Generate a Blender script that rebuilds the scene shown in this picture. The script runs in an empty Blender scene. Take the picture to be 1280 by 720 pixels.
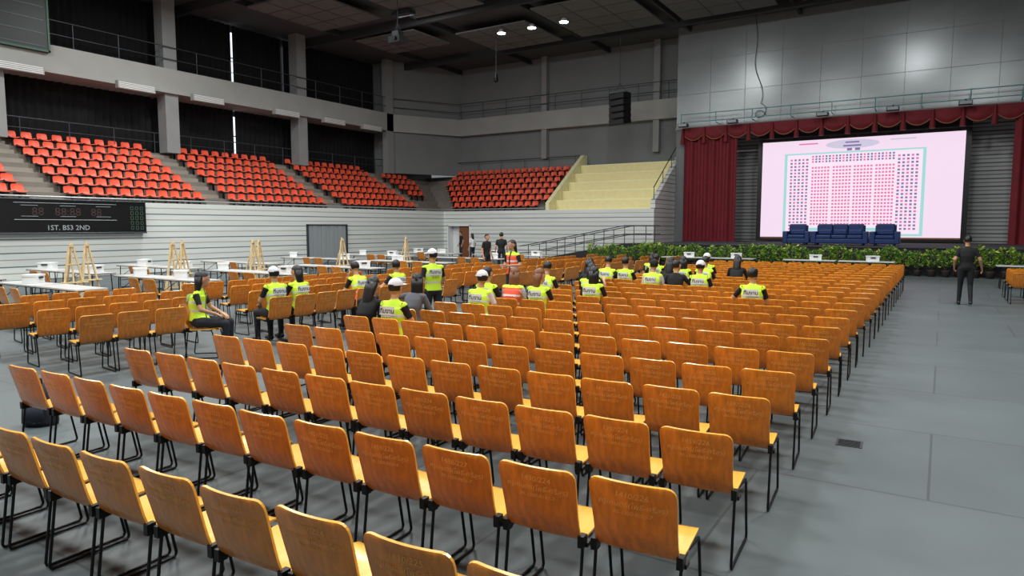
import bpy, math, random
from mathutils import Vector, Matrix
random.seed(7)
scene = bpy.context.scene
col = scene.collection
scene.view_settings.view_transform = 'Standard'

def lin(c):
    c = c/255.0
    return c/12.92 if c <= 0.04045 else ((c+0.055)/1.055)**2.4
def L(r, g, b): return (lin(r), lin(g), lin(b), 1)

# ------------------------------------------------------------ materials
def mat(name, rgb, rough=0.6, metal=0.0, var=0.0, vscale=4.0, stretch=(1,1,1), bump=0.0, emit=None, estr=1.0, coat=0.0, objrand=0.0, spec=0.5):
    m = bpy.data.materials.new(name); m.use_nodes = True
    nt = m.node_tree; b = nt.nodes['Principled BSDF']
    c = L(*rgb)
    b.inputs['Base Color'].default_value = c
    b.inputs['Roughness'].default_value = rough
    b.inputs['Metallic'].default_value = metal
    b.inputs['Specular IOR Level'].default_value = spec
    b.inputs['Coat Weight'].default_value = coat
    b.inputs['Coat Roughness'].default_value = 0.15
    if emit:
        b.inputs['Emission Color'].default_value = L(*emit)
        b.inputs['Emission Strength'].default_value = estr
    if var > 0 or bump > 0:
        tc = nt.nodes.new('ShaderNodeTexCoord'); mp = nt.nodes.new('ShaderNodeMapping')
        mp.inputs['Scale'].default_value = stretch
        nt.links.new(tc.outputs['Object'], mp.inputs['Vector'])
        nz = nt.nodes.new('ShaderNodeTexNoise'); nz.inputs['Scale'].default_value = vscale
        nz.inputs['Detail'].default_value = 5
        nt.links.new(mp.outputs['Vector'], nz.inputs['Vector'])
        if var > 0:
            mr = nt.nodes.new('ShaderNodeMapRange')
            mr.inputs['From Min'].default_value = 0.3; mr.inputs['From Max'].default_value = 0.7
            mr.inputs['To Min'].default_value = 1-var; mr.inputs['To Max'].default_value = 1+var
            nt.links.new(nz.outputs['Fac'], mr.inputs['Value'])
            vm = nt.nodes.new('ShaderNodeVectorMath'); vm.operation = 'SCALE'
            vm.inputs[0].default_value = c[:3]
            last = mr.outputs['Result']
            if objrand > 0:
                oi = nt.nodes.new('ShaderNodeObjectInfo')
                m2 = nt.nodes.new('ShaderNodeMapRange')
                m2.inputs['To Min'].default_value = 1-objrand; m2.inputs['To Max'].default_value = 1+objrand
                nt.links.new(oi.outputs['Random'], m2.inputs['Value'])
                mm = nt.nodes.new('ShaderNodeMath'); mm.operation = 'MULTIPLY'
                nt.links.new(last, mm.inputs[0]); nt.links.new(m2.outputs['Result'], mm.inputs[1]); last = mm.outputs[0]
            nt.links.new(last, vm.inputs['Scale'])
            nt.links.new(vm.outputs[0], b.inputs['Base Color'])
        if bump > 0:
            bp = nt.nodes.new('ShaderNodeBump'); bp.inputs['Strength'].default_value = bump
            bp.inputs['Distance'].default_value = 0.02
            nt.links.new(nz.outputs['Fac'], bp.inputs['Height']); nt.links.new(bp.outputs['Normal'], b.inputs['Normal'])
    return m

def stripes_mat(name, base, line, accent, period, lw=0.1, rough=0.5):
    m = bpy.data.materials.new(name); m.use_nodes = True
    nt = m.node_tree; b = nt.nodes['Principled BSDF']; b.inputs['Roughness'].default_value = rough
    g = nt.nodes.new('ShaderNodeNewGeometry'); sp = nt.nodes.new('ShaderNodeSeparateXYZ')
    nt.links.new(g.outputs['Position'], sp.inputs[0])
    dv = nt.nodes.new('ShaderNodeMath'); dv.operation = 'DIVIDE'; dv.inputs[1].default_value = period
    nt.links.new(sp.outputs['Z'], dv.inputs[0])
    fr = nt.nodes.new('ShaderNodeMath'); fr.operation = 'FRACT'; nt.links.new(dv.outputs[0], fr.inputs[0])
    cr = nt.nodes.new('ShaderNodeValToRGB'); cr.color_ramp.interpolation = 'CONSTANT'
    e = cr.color_ramp.elements
    e[0].position = 0; e[0].color = L(*line)
    e[1].position = lw; e[1].color = L(*base)
    x = e.new(0.52); x.color = L(*accent)
    x = e.new(0.52+lw*0.9); x.color = L(*base)
    nt.links.new(fr.outputs[0], cr.inputs[0])
    nz = nt.nodes.new('ShaderNodeTexNoise'); nz.inputs['Scale'].default_value = 0.8
    mp = nt.nodes.new('ShaderNodeMapping'); mp.inputs['Scale'].default_value = (0.4, 0.4, 6)
    nt.links.new(g.outputs['Position'], mp.inputs[0]); nt.links.new(mp.outputs[0], nz.inputs['Vector'])
    mr = nt.nodes.new('ShaderNodeMapRange'); mr.inputs['To Min'].default_value = 0.82; mr.inputs['To Max'].default_value = 1.12
    nt.links.new(nz.outputs['Fac'], mr.inputs['Value'])
    vm = nt.nodes.new('ShaderNodeVectorMath'); vm.operation = 'SCALE'
    nt.links.new(cr.outputs['Color'], vm.inputs[0]); nt.links.new(mr.outputs['Result'], vm.inputs['Scale'])
    nt.links.new(vm.outputs[0], b.inputs['Base Color'])
    return m

def floor_mat():
    m = bpy.data.materials.new('grey_floor_covering'); m.use_nodes = True
    nt = m.node_tree; b = nt.nodes['Principled BSDF']
    g = nt.nodes.new('ShaderNodeNewGeometry')
    br = nt.nodes.new('ShaderNodeTexBrick'); br.offset = 0.5; br.offset_frequency = 2
    br.inputs['Color1'].default_value = L(86, 94, 96); br.inputs['Color2'].default_value = L(92, 100, 102)
    br.inputs['Mortar'].default_value = L(68, 74, 76)
    br.inputs['Scale'].default_value = 1.0; br.inputs['Brick Width'].default_value = 2.4; br.inputs['Row Height'].default_value = 1.9
    br.inputs['Mortar Size'].default_value = 0.012; br.inputs['Mortar Smooth'].default_value = 0.3
    nt.links.new(g.outputs['Position'], br.inputs['Vector'])
    nz = nt.nodes.new('ShaderNodeTexNoise'); nz.inputs['Scale'].default_value = 0.9; nz.inputs['Detail'].default_value = 8
    nt.links.new(g.outputs['Position'], nz.inputs['Vector'])
    mr = nt.nodes.new('ShaderNodeMapRange'); mr.inputs['From Min'].default_value = .3; mr.inputs['From Max'].default_value = .7
    mr.inputs['To Min'].default_value = 0.86; mr.inputs['To Max'].default_value = 1.1
    nt.links.new(nz.outputs['Fac'], mr.inputs['Value'])
    vm = nt.nodes.new('ShaderNodeVectorMath'); vm.operation = 'SCALE'
    nt.links.new(br.outputs['Color'], vm.inputs[0]); nt.links.new(mr.outputs['Result'], vm.inputs['Scale'])
    nt.links.new(vm.outputs[0], b.inputs['Base Color'])
    b.inputs['Roughness'].default_value = 0.5
    return m

M = {}
M['floor'] = floor_mat()
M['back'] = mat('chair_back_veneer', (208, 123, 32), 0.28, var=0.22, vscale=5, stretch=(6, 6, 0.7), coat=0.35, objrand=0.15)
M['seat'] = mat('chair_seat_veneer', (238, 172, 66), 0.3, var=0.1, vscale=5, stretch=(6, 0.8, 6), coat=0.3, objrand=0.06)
M['black'] = mat('black_metal', (14, 14, 16), 0.4, metal=0.3)
M['chalk'] = mat('chalk_writing', (232, 174, 98), 0.8)
M['conc'] = mat('painted_concrete_grey', (142, 143, 143), 0.8, var=0.06, vscale=1.2)
M['wallgrey'] = mat('wall_paint_grey', (122, 125, 126), 0.85, var=0.05, vscale=0.7)
M['walldark'] = mat('wall_paint_dark', (60, 61, 64), 0.9, var=0.05)
M['slab'] = mat('balcony_concrete', (158, 158, 155), 0.8, var=0.06, vscale=0.8)
M['ceil'] = mat('ceiling_dark', (74, 76, 77), 0.9, var=0.08, vscale=0.6)
M['ceil2'] = mat('ceiling_acoustic_panel', (104, 106, 106), 0.9, var=0.1, vscale=2)
M['beam'] = mat('ceiling_beam', (50, 52, 54), 0.7)
M['curtblack'] = mat('black_drape', (13, 13, 16), 0.95)
M['curtmar'] = mat('maroon_velvet', (116, 20, 32), 0.75, var=0.15, vscale=3)
M['gold'] = mat('gold_trim', (150, 96, 60), 0.5)
M['redseat'] = mat('orange_red_plastic', (234, 90, 62), 0.42, var=0.08, vscale=1.5)
M['cream'] = mat('cream_concrete', (244, 236, 188), 0.7, var=0.04)
M['creamr'] = mat('cream_riser', (238, 226, 170), 0.7, var=0.04)
M['step'] = mat('stand_concrete', (124, 116, 108), 0.85, var=0.1, vscale=2)
M['stairstep'] = mat('aisle_stair', (146, 138, 128), 0.85, var=0.1, vscale=2)
M['strip'] = stripes_mat('striped_cladding', (224, 227, 224), (118, 118, 118), (178, 168, 148), 0.5, 0.09)
M['strip2'] = stripes_mat('stage_slat_cladding', (176, 177, 178), (76, 77, 80), (106, 106, 109), 0.4, 0.16)
M['pipe'] = mat('grey_pipe', (70, 74, 80), 0.45, metal=0.5)
M['whitepipe'] = mat('light_pipe', (180, 184, 186), 0.4, metal=0.4)
M['teal'] = mat('teal_pipe', (88, 150, 150), 0.5)
M['metalpanel'] = mat('brushed_metal_panel', (142, 146, 148), 0.26, metal=0.25, var=0.08, vscale=0.5, stretch=(1, 1, 3))
M['white'] = mat('white_plastic', (235, 236, 236), 0.5)
M['tabletop'] = mat('table_laminate', (200, 200, 198), 0.35)
M['woodlight'] = mat('easel_pine', (226, 198, 150), 0.6, var=0.1, vscale=8)
M['stagefront'] = mat('stage_skirt', (38, 36, 40), 0.8)
M['stagetop'] = mat('stage_carpet', (60, 60, 66), 0.9)
M['navy'] = mat('navy_leather', (28, 52, 104), 0.35, var=0.1, vscale=6)
M['leaf'] = mat('leaf_green', (100, 150, 50), 0.5, var=0.35, vscale=9)
M['leaf2'] = mat('leaf_yellow_green', (184, 200, 82), 0.5, var=0.2, vscale=9)
M['pot'] = mat('dark_pot', (50, 42, 38), 0.6)
M['day'] = mat('daylit_window', (230, 236, 245), 0.5, emit=(235, 242, 255), estr=1.6)
M['lamp'] = mat('lamp_glow', (255, 255, 250), 0.5, emit=(255, 253, 245), estr=14)
M['lampsoft'] = mat('lamp_diffuser', (255, 255, 250), 0.5, emit=(255, 253, 245), estr=3)
M['board'] = mat('scoreboard_black', (14, 15, 17), 0.35)
M['led'] = mat('led_red_off', (64, 44, 42), 0.5)
M['ledg'] = mat('led_off_digit', (72, 100, 80), 0.5)
M['label'] = mat('board_lettering', (158, 164, 166), 0.5)
M['green'] = mat('dark_green_paint', (14, 26, 22), 0.5)
M['greentrim'] = mat('green_trim', (40, 84, 62), 0.5)
M['door'] = mat('door_brown', (126, 74, 46), 0.5, var=0.1)
M['gate'] = mat('grey_shutter', (150, 154, 157), 0.5)
M['scr'] = mat('led_screen_pink', (20, 20, 20), 0.5, emit=(244, 220, 240), estr=1.0)
M['scr_w'] = mat('screen_white', (20, 20, 20), 0.5, emit=(248, 228, 244), estr=1.0)
M['scr_c'] = mat('screen_cyan', (20, 20, 20), 0.5, emit=(160, 216, 216), estr=1.0)
M['scr_p'] = mat('screen_pink_seat', (20, 20, 20), 0.5, emit=(228, 118, 172), estr=1.0)
M['scr_b'] = mat('screen_blue_seat', (20, 20, 20), 0.5, emit=(132, 112, 162), estr=1.0)
M['scr_g'] = mat('screen_grey', (20, 20, 20), 0.5, emit=(206, 200, 222), estr=1.0)
# people
M['skin'] = mat('skin', (196, 144, 112), 0.55)
M['hair'] = mat('hair_black', (16, 13, 13), 0.45)
M['hairbr'] = mat('hair_brown', (118, 72, 40), 0.5)
M['lime'] = mat('vest_lime', (204, 240, 56), 0.7, emit=(190, 240, 30), estr=0.05)
M['orange'] = mat('vest_orange', (244, 92, 60), 0.7)
M['silver'] = mat('reflective_tape', (214, 218, 218), 0.35)
M['blk'] = mat('black_cloth', (20, 20, 23), 0.85)
M['greycl'] = mat('grey_cloth', (96, 96, 104), 0.85)
M['pinkcl'] = mat('pink_cloth', (236, 104, 92), 0.85)
M['whitecl'] = mat('white_cloth', (222, 222, 226), 0.8)
M['jeans'] = mat('dark_trousers', (30, 32, 42), 0.85)
M['shoe'] = mat('shoe_black', (16, 16, 16), 0.5)
M['eye'] = mat('eye_white', (225, 220, 214), 0.3)
M['lip'] = mat('lips', (160, 92, 82), 0.5)
M['bag'] = mat('bag_nylon', (30, 34, 48), 0.8)

# ------------------------------------------------------------ mesh builder
class MB:
    def __init__(s): s.v = []; s.f = []; s.m = []; s.mats = []; s.sm = []
    def mi(s, key):
        if key not in s.mats: s.mats.append(key)
        return s.mats.index(key)
    def add(s, vs, fs, key, smooth=False, T=None):
        o = len(s.v)
        for p in vs:
            p = Vector(p)
            s.v.append(T @ p if T else p)
        k = s.mi(key)
        for f in fs:
            s.f.append([i+o for i in f]); s.m.append(k); s.sm.append(smooth)
    def box(s, a, b, key, T=None):
        x0, y0, z0 = a; x1, y1, z1 = b
        vs = [(x0,y0,z0),(x1,y0,z0),(x1,y1,z0),(x0,y1,z0),(x0,y0,z1),(x1,y0,z1),(x1,y1,z1),(x0,y1,z1)]
        s.add(vs, [(0,3,2,1),(4,5,6,7),(0,1,5,4),(1,2,6,5),(2,3,7,6),(3,0,4,7)], key, False, T)
    def cone(s, p, q, r1, r2, key, n=8, T=None, smooth=True):
        p = Vector(p); q = Vector(q); d = (q-p).normalized()
        u = d.orthogonal().normalized(); w = d.cross(u)
        vs = []
        for (c, r) in ((p, r1), (q, r2)):
            for i in range(n):
                a = 2*math.pi*i/n
                vs.append(c+u*math.cos(a)*r+w*math.sin(a)*r)
        fs = [(i, (i+1) % n, n+(i+1) % n, n+i) for i in range(n)]
        s.add(vs, fs, key, smooth, T); s.add(vs, [tuple(reversed(range(n))), tuple(range(n, 2*n))], key, False, T)
    def path(s, pts, r, key, n=6, T=None):
        for i in range(len(pts)-1): s.cone(pts[i], pts[i+1], r, r, key, n, T)
    def ell(s, c, r, key, nu=12, nv=8, T=None, keep=None):
        c = Vector(c); vs = [Vector((0, 0, -1))]
        for j in range(1, nv):
            ph = -math.pi/2+math.pi*j/nv
            for i in range(nu):
                a = 2*math.pi*i/nu
                vs.append(Vector((math.cos(ph)*math.cos(a), math.cos(ph)*math.sin(a), math.sin(ph))))
        vs.append(Vector((0, 0, 1)))
        fs = [(0, 1+(i+1) % nu, 1+i) for i in range(nu)]
        for j in range(nv-2):
            for i in range(nu):
                a = 1+j*nu+i; b = 1+j*nu+(i+1) % nu
                fs.append((a, b, b+nu, a+nu))
        o = 1+(nv-2)*nu; t = len(vs)-1
        fs += [(o+i, o+(i+1) % nu, t) for i in range(nu)]
        vs = [Vector((v.x*r[0], v.y*r[1], v.z*r[2])) for v in vs]
        if keep: fs = [f for f in fs if keep(sum((vs[i] for i in f), Vector())/len(f))]
        s.add([v+c for v in vs], fs, key, True, T)
    def capsule(s, p, r1, q, r2, key='skin', n=10):
        s.cone(p, q, r1, r2, key, n); s.ell(p, (r1*1.02,)*3, key, n, 6); s.ell(q, (r2*1.02,)*3, key, n, 6)
    def loft(s, rings, key, n=16, T=None, smooth=True):
        vs = []
        for (c, rx, ry) in rings:
            for i in range(n):
                a = 2*math.pi*i/n
                vs.append((c[0]+rx*math.cos(a), c[1]+ry*math.sin(a), c[2]))
        fs = []
        for j in range(len(rings)-1):
            for i in range(n):
                a = j*n+i; b = j*n+(i+1) % n
                fs.append((a, b, b+n, a+n))
        fs.append(tuple(reversed(range(n)))); o = (len(rings)-1)*n; fs.append(tuple(range(o, o+n)))
        s.add(vs, fs, key, smooth, T)
    def mesh(s, name):
        me = bpy.data.meshes.new(name)
        me.from_pydata([tuple(v) for v in s.v], [], s.f)
        for k in s.mats: me.materials.append(M[k])
        me.polygons.foreach_set('material_index', s.m)
        me.polygons.foreach_set('use_smooth', s.sm)
        me.update(); return me
    def obj(s, name, loc=(0, 0, 0), rz=0, parent=None, bevel=0, segs=2):
        o = bpy.data.objects.new(name, s.mesh(name)); col.objects.link(o)
        o.location = loc; o.rotation_euler = (0, 0, rz)
        if parent: o.parent = parent
        if bevel:
            bv = o.modifiers.new('bevel', 'BEVEL'); bv.width = bevel; bv.segments = segs; bv.limit_method = 'ANGLE'
        return o

def inst(name, me, loc, rz=0, sc=1):
    o = bpy.data.objects.new(name, me); col.objects.link(o)
    o.location = loc; o.rotation_euler = (0, 0, rz); o.scale = (sc, sc, sc)
    return o

def text_geo(txt, size, bold=0.0):
    cu = bpy.data.curves.new('tmp_txt', 'FONT'); cu.body = txt; cu.size = size
    cu.align_x = 'CENTER'; cu.resolution_u = 2; cu.offset = bold
    o = bpy.data.objects.new('tmp_txt', cu); col.objects.link(o)
    bpy.context.view_layer.update()
    dg = bpy.context.evaluated_depsgraph_get()
    me = bpy.data.meshes.new_from_object(o.evaluated_get(dg))
    vs = [v.co.copy() for v in me.vertices]; fs = [tuple(p.vertices) for p in me.polygons]
    bpy.data.objects.remove(o); bpy.data.curves.remove(cu); bpy.data.meshes.remove(me)
    return vs, fs

# ------------------------------------------------------------ stacking chair
prof = [(.215,.425,.19),(.208,.443,.2),(.17,.452,.205),(.06,.448,.208),(-.06,.440,.208),(-.13,.438,.208),(-.172,.447,.207),(-.198,.472,.206),
        (-.214,.52,.205),(-.232,.59,.206),(-.25,.66,.209),(-.268,.73,.212),(-.280,.775,.2125),(-.286,.797,.209),(-.290,.812,.199),(-.292,.821,.184),(-.293,.824,.165)]
def back_y(x, z):
    for i in range(8, len(prof)-1):
        if prof[i][1] <= z <= prof[i+1][1]:
            t = (z-prof[i][1])/(prof[i+1][1]-prof[i][1]); y = prof[i][0]*(1-t)+prof[i+1][0]*t
            return y-0.018*(1-(x/.21)**2)
    return -0.3
def chair_mesh(name, lines, slant):
    mb = MB(); nu = 9
    A = []; B = []
    for i, (y, z, w) in enumerate(prof):
        i0 = max(0, i-1); i1 = min(len(prof)-1, i+1)
        t = Vector((prof[i1][0]-prof[i0][0], prof[i1][1]-prof[i0][1])).normalized()
        n = Vector((t.y, -t.x))
        if n.y < 0 and i < 5: n = -n
        if i >= 5 and n.x < 0: n = -n
        cu = max(0, min(1, (z-.46)/.12)); bz = 0.018*cu
        for j in range(nu):
            u = -1+2*j/(nu-1); x = u*w; off = -bz*(1-u*u)
            dip = -0.006*(1-u*u) if cu < .2 else 0
            A.append((x, y+off+n.x*.006, z+n.y*.006+dip)); B.append((x, y+off-n.x*.006, z-n.y*.006+dip))
    N = len(A); np_ = len(prof)
    fr = []; rb = []; seatf = []; seatb = []; edge = []
    for i in range(np_-1):
        for j in range(nu-1):
            a = i*nu+j; q = (a, a+1, a+nu+1, a+nu); q2 = tuple(N+k for k in reversed(q))
            (seatf if i < 8 else fr).append(tuple(reversed(q))); (rb if i >= 6 else seatb).append(tuple(reversed(q2)))
    for i in range(np_-1):
        a = i*nu; edge.append((a, a+nu, N+a+nu, N+a)); a = i*nu+nu-1; edge.append((a, N+a, N+a+nu, a+nu))
    for j in range(nu-1):
        edge.append((j, N+j, N+j+1, j+1)); a = (np_-1)*nu+j; edge.append((a, a+1, N+a+1, N+a))
    V = A+B
    mb.add(V, seatf, 'seat', True); mb.add(V, fr, 'back', True); mb.add(V, rb, 'back', True)
    mb.add(V, seatb, 'seat', True); mb.add(V, edge, 'seat', False)
    for sx in (-1, 1):
        x = sx*.212
        mb.path([(x*.95,-.05,.428),(x,-.17,.425),(x,-.185,.41),(x,-.235,.03),(x,-.225,.011),(x,.225,.011),(x,.235,.03),(x,.165,.40),(x,.15,.425),(x*.95,.0,.428)], .009, 'black', 6)
        mb.box((x-.016,-.215,.415),(x+.016,-.165,.475),'black')
        mb.box((x-.02+sx*.012,-.18,.41),(x+.012+sx*.012,-.12,.432),'black')
    mb.cone((-.212,-.12,.428),(.212,-.12,.428),.008,.008,'black'); mb.cone((-.212,.13,.425),(.212,.13,.425),.008,.008,'black')
    for (txt, size, z0) in lines:
        vs, fs = text_geo(txt, size)
        w = []
        for v in vs:
            x = v.x+.25*v.y; z = z0+v.y+slant*v.x+.0015*math.sin(v.x*60+z0*50)
            w.append((x, back_y(x, z)-.0085, z))
        mb.add(w, fs, 'chalk')
    return mb.mesh(name)

chair_meshes = []
for k in range(8):
    r = random.Random(k)
    n1 = "%d/%d" % (1380+r.randint(0, 120), 224+r.randint(0, 3))
    chair_meshes.append(chair_mesh('stacking_chair_mesh', [(n1, .044, .745), ("ครูเกษตร(โพธิ์-ศรีสุร)", .040, .695), ("30-1300-0%03d-%d" % (r.randint(100, 999), r.randint(1, 9)), .030, .655)], r.uniform(-.05, .05)))

chairs = []
th = math.radians(3.2)
def put_chair(x, y, rz):
    o = inst('stacking_chair', random.choice(chair_meshes), (x, y, 0), rz); chairs.append(o); return o
for k in range(-1, 23):
    for i in range(12):
        d = -1.18-.486*i
        jx = random.uniform(-.008, .008); jy = random.uniform(-.012, .012)
        put_chair(d*1.0+jx, 2.86+.29+.965*k+(d+1.18)*math.tan(th)+jy, th+random.uniform(-.015, .015))
# side blocks facing the tables by the left wall
for ri, X in enumerate((-9.75, -11.0, -12.25, -13.5)):
    y = 4.7 if ri < 3 else 5.5
    n = 0
    while y < 27:
        n += 1
        if n % 11 == 5+ri % 3:
            y += 0.9; continue
        if not (ri == 0 and 5.9 < y < 7.0):
            put_chair(X+random.uniform(-.05, .05)+(y-5)*.03, y, math.pi/2-math.radians(8)+random.uniform(-.05, .05))
        y += .5
# small block right of the aisle
for a in range(3):
    for b in range(4):
        put_chair(1.75+.5*b, 21.8+1.0*a, th+random.uniform(-.03, .03))

# ------------------------------------------------------------ room shell
def shell(name, a, b, key):
    mb = MB(); mb.box(a, b, key); return mb.obj(name)
shell('floor', (-36, -9, -.2), (14, 44, 0), 'floor')
shell('ceiling', (-36, -9, 13.6), (14, 46, 13.8), 'ceil')
shell('wall_left_retaining', (-28.7, -9, 0), (-28.5, 36.5, 3.0), 'strip')
shell('wall_left_upper', (-36, -9, 5.0), (-35.6, 44, 13.6), 'walldark')
shell('wall_right', (13.8, -9, 0), (14, 44, 13.6), 'wallgrey')
shell('wall_rear', (-36, -9.2, 0), (14, -9, 13.6), 'wallgrey')
mb = MB()
mb.box((-28.7, 36.5, 0), (-28.2, 36.7, 3), 'strip'); mb.box((-28.2, 36.5, 2.1), (-26.3, 36.7, 3), 'strip')
mb.box((-26.3, 36.5, 0), (-13.7, 36.7, 3), 'strip'); mb.obj('wall_far_retaining')
mb = MB(); mb.box((-20.7, 42.0, 2), (-13.7, 42.2, 13.6), 'wallgrey'); mb.box((-31, 42, 3), (-20.7, 42.2, 13.6), 'wallgrey')
mb.obj('wall_far_upper')
mb = MB()
mb.add([(-33.5,37,5.8),(-31,42,5.8),(-31,42,13.6),(-33.5,37,13.6),(-33.7,37.1,5.8),(-31.2,42.2,5.8),(-31.2,42.2,13.6),(-33.7,37.1,13.6)],
       [(0,1,2,3),(5,4,7,6),(3,2,6,7),(0,3,7,4)], 'wallgrey')
mb.box((-35.6, 37, 5.8), (-33.5, 37.2, 13.6), 'wallgrey'); mb.obj('wall_corner')
# doors
mb = MB(); mb.box((-28.2, 37.0, 0), (-26.3, 37.1, 2.1), 'white'); mb.box((-28.2, 36.45, 0), (-28.12, 36.95, 2.1), 'white')
mb.box((-26.38, 36.45, 0), (-26.3, 36.95, 2.1), 'white'); mb.box((-28.2, 36.45, 2.03), (-26.3, 36.95, 2.1), 'white')
mb.box((-27.3, 36.6, 0.01), (-26.4, 36.66, 2.03), 'door'); mb.cone((-27.2, 36.58, 1), (-27.2, 36.52, 1), .03, .03, 'pipe')
mb.obj('door_1')
mb = MB()
for k in range(9): mb.box((-28.5, 24.8+k*.3, 0.02), (-28.46+(k % 2)*.02, 24.8+(k+1)*.3-.02, 2.05), 'gate')
mb.box((-28.5, 24.7, 0), (-28.42, 24.8, 2.12), 'pipe'); mb.box((-28.5, 27.5, 0), (-28.42, 27.6, 2.12), 'pipe'); mb.box((-28.5, 24.7, 2.05), (-28.42, 27.6, 2.12), 'pipe')
mb.obj('door_2')

# stand steps (mitred bowl)
mb = MB(); NR = 7; rd = .8; rh = .42
for i in range(NR):
    x1 = -28.72-rd*i; x0 = x1-rd; z = 2.9+rh*i
    mb.box((x0, -9, z-rh-.4), (x1, 36.72+.72*i, z), 'step')
    y0 = 36.72+.72*i
    mb.box((x0, y0, z-rh-.4), (-20.8, y0+.72, z), 'step')
mb.box((-35.6, -9, 4.6), (-28.7-rd*NR, 42, 5.75), 'step')
mb.box((-34.3, 36.7+.72*NR, 4.6), (-20.8, 41.98, 5.75), 'step')
mb.obj('grandstand_terrace')
aisles = (4.9, 12.7, 20.0, 27.4, 35.0)
mb = MB()
for ya in aisles:
    for i in range(NR):
        x1 = -28.75-rd*i; z = 2.9+rh*i
        mb.box((x1-rd, ya-.6, z), (x1-rd*.5, ya+.6, z+.21), 'stairstep')
        mb.box((x1-rd*.5, ya-.6, z), (x1-.02, ya+.6, z+.02), 'stairstep')
mb.obj('aisle_stairs')

def stadium_seat(mb, T):
    pr = [(.2,.36,.2),(.21,.39,.21),(.1,.40,.215),(-.05,.385,.21),(-.14,.39,.205),(-.185,.43,.205),(-.21,.52,.21),(-.225,.62,.205),(-.23,.68,.185),(-.23,.70,.14)]
    nu = 5; A = []
    for (y, z, w) in pr:
        for j in range(nu):
            u = -1+2*j/(nu-1)
            A.append((u*w, y+(.03*u*u if z > .42 else 0), z+(.035*u*u if z < .43 else 0)))
    fs = []
    for i in range(len(pr)-1):
        for j in range(nu-1):
            a = i*nu+j; fs.append((a, a+nu, a+nu+1, a+1))
    mb.add(A, fs, 'redseat', True, T)
    mb.box((-.2, -.05, .3), (.2, .05, .36), 'black', T); mb.box((-.03, -.04, 0), (.03, .04, .32), 'black', T)
for bi, (ya, yb) in enumerate(((5.6, 12.0), (13.4, 19.3), (20.7, 26.7), (28.1, 34.4))):
    mb = MB()
    for i in range(NR):
        n = int((yb-ya)/.56)
        if i == NR-1: n -= 1
        for k in range(n+1):
            T = Matrix.Translation((-28.7-rd*i-.48, ya+.2+k*(yb-ya-.4)/n, 2.9+rh*i)) @ Matrix.Rotation(-math.pi/2, 4, 'Z')
            stadium_seat(mb, T)
        if bi == 3 and 1 < i < 6:
            y = 35.9
            while y < 36.3+.6*i and y < 38.6:
                stadium_seat(mb, Matrix.Translation((-28.7-rd*i-.48, y, 2.9+rh*i)) @ Matrix.Rotation(-math.pi/2, 4, 'Z')); y += .56
    mb.obj('stadium_seats')
mb = MB()
for i in range(NR):
    x0 = -28.0-.7*i if i < 5 else -30.9; n = int((-21.3-x0)/.56)
    for k in range(n+1):
        T = Matrix.Translation((x0+k*.56, 36.7+.72*i+.42, 2.9+rh*i)) @ Matrix.Rotation(math.pi, 4, 'Z')
        stadium_seat(mb, T)
mb.obj('stadium_seats')

# cream terraced stand
mb = MB()
for i in range(6):
    y = 36.72+.85*i; z = 3.02+.6*i
    mb.box((-20.5, y, 2.0), (-14.0, y+.85, z), 'cream')
    if i: mb.box((-20.5, y-.02, z-.5), (-14.0, y, z-.06), 'creamr')
mb.obj('cream_terrace')
for nm, xa, key in (('terrace_side_wall', -20.78, 'cream'), ('terrace_side_wall', -13.98, 'strip')):
    mb = MB(); xb = xa+.26
    P = [(36.72,0.05),(36.72,3.45),(41.5,6.75),(41.95,6.75),(41.95,0.05)]
    n = len(P)
    vs = [(xa, y, z) for y, z in P]+[(xb, y, z) for y, z in P]
    mb.add(vs, [tuple(range(n)), tuple(reversed(range(n, 2*n)))]+[(i, n+i, n+(i+1) % n, (i+1) % n) for i in range(n)], key)
    if key == 'strip':
        mb.path([(xa+.13, 36.8, 4.2), (xa+.13, 41.5, 7.5)], .03, 'pipe')
        for k in range(4): mb.cone((xa+.13, 36.85+k*1.4, 3.45+k*.97), (xa+.13, 36.85+k*1.4, 4.23+k*.98), .02, .02, 'pipe')
    mb.obj(nm)

# columns & balcony
for y in (5.0, 12.9, 20.6, 29.0):
    shell('column', (-34.2, y-.35, 5.75), (-33.5, y+.35, 13.6), 'conc')
shell('column', (-33.75, 36.3, 5.75), (-33.3, 36.95, 13.6), 'conc')
for x in (-23.7, -15.6): shell('column', (x-.2, 41.6, 6.7), (x+.2, 42, 13.6), 'conc')
mb = MB(); mb.box((-35.6, -9, 8.7), (-33.3, 37, 9.9), 'slab')
mb.add([(-33.3,37,8.7),(-30.8,41.5,8.7),(-30.8,41.5,9.9),(-33.3,37,9.9)], [(0,1,2,3)], 'slab')
mb.add([(-33.3,37,9.9),(-30.8,41.5,9.9),(-31,42,9.9),(-33.5,37,9.9)], [(0,1,2,3)], 'slab')
mb.add([(-33.3,37,8.7),(-30.8,41.5,8.7),(-31,42,8.7),(-33.5,37,8.7)], [(0,3,2,1)], 'slab')
mb.box((-30.8, 41.5, 8.7), (-13.7, 42, 9.9), 'slab'); mb.obj('balcony_slab')
mb = MB()
for zz in (10.4, 11.0):
    mb.path([(-33.4,-9,zz),(-33.4,36.9,zz),(-30.9,41.4,zz),(-13.7,41.6,zz)], .025, 'pipe')
for k in range(23): mb.cone((-33.4, -8+2*k, 9.9), (-33.4, -8+2*k, 11), .022, .022, 'pipe')
for k in range(9): mb.cone((-30.8+2*k, 41.6, 9.9), (-30.8+2*k, 41.6, 11), .022, .022, 'pipe')
mb.obj('balcony_railing')
mb = MB()
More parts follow.
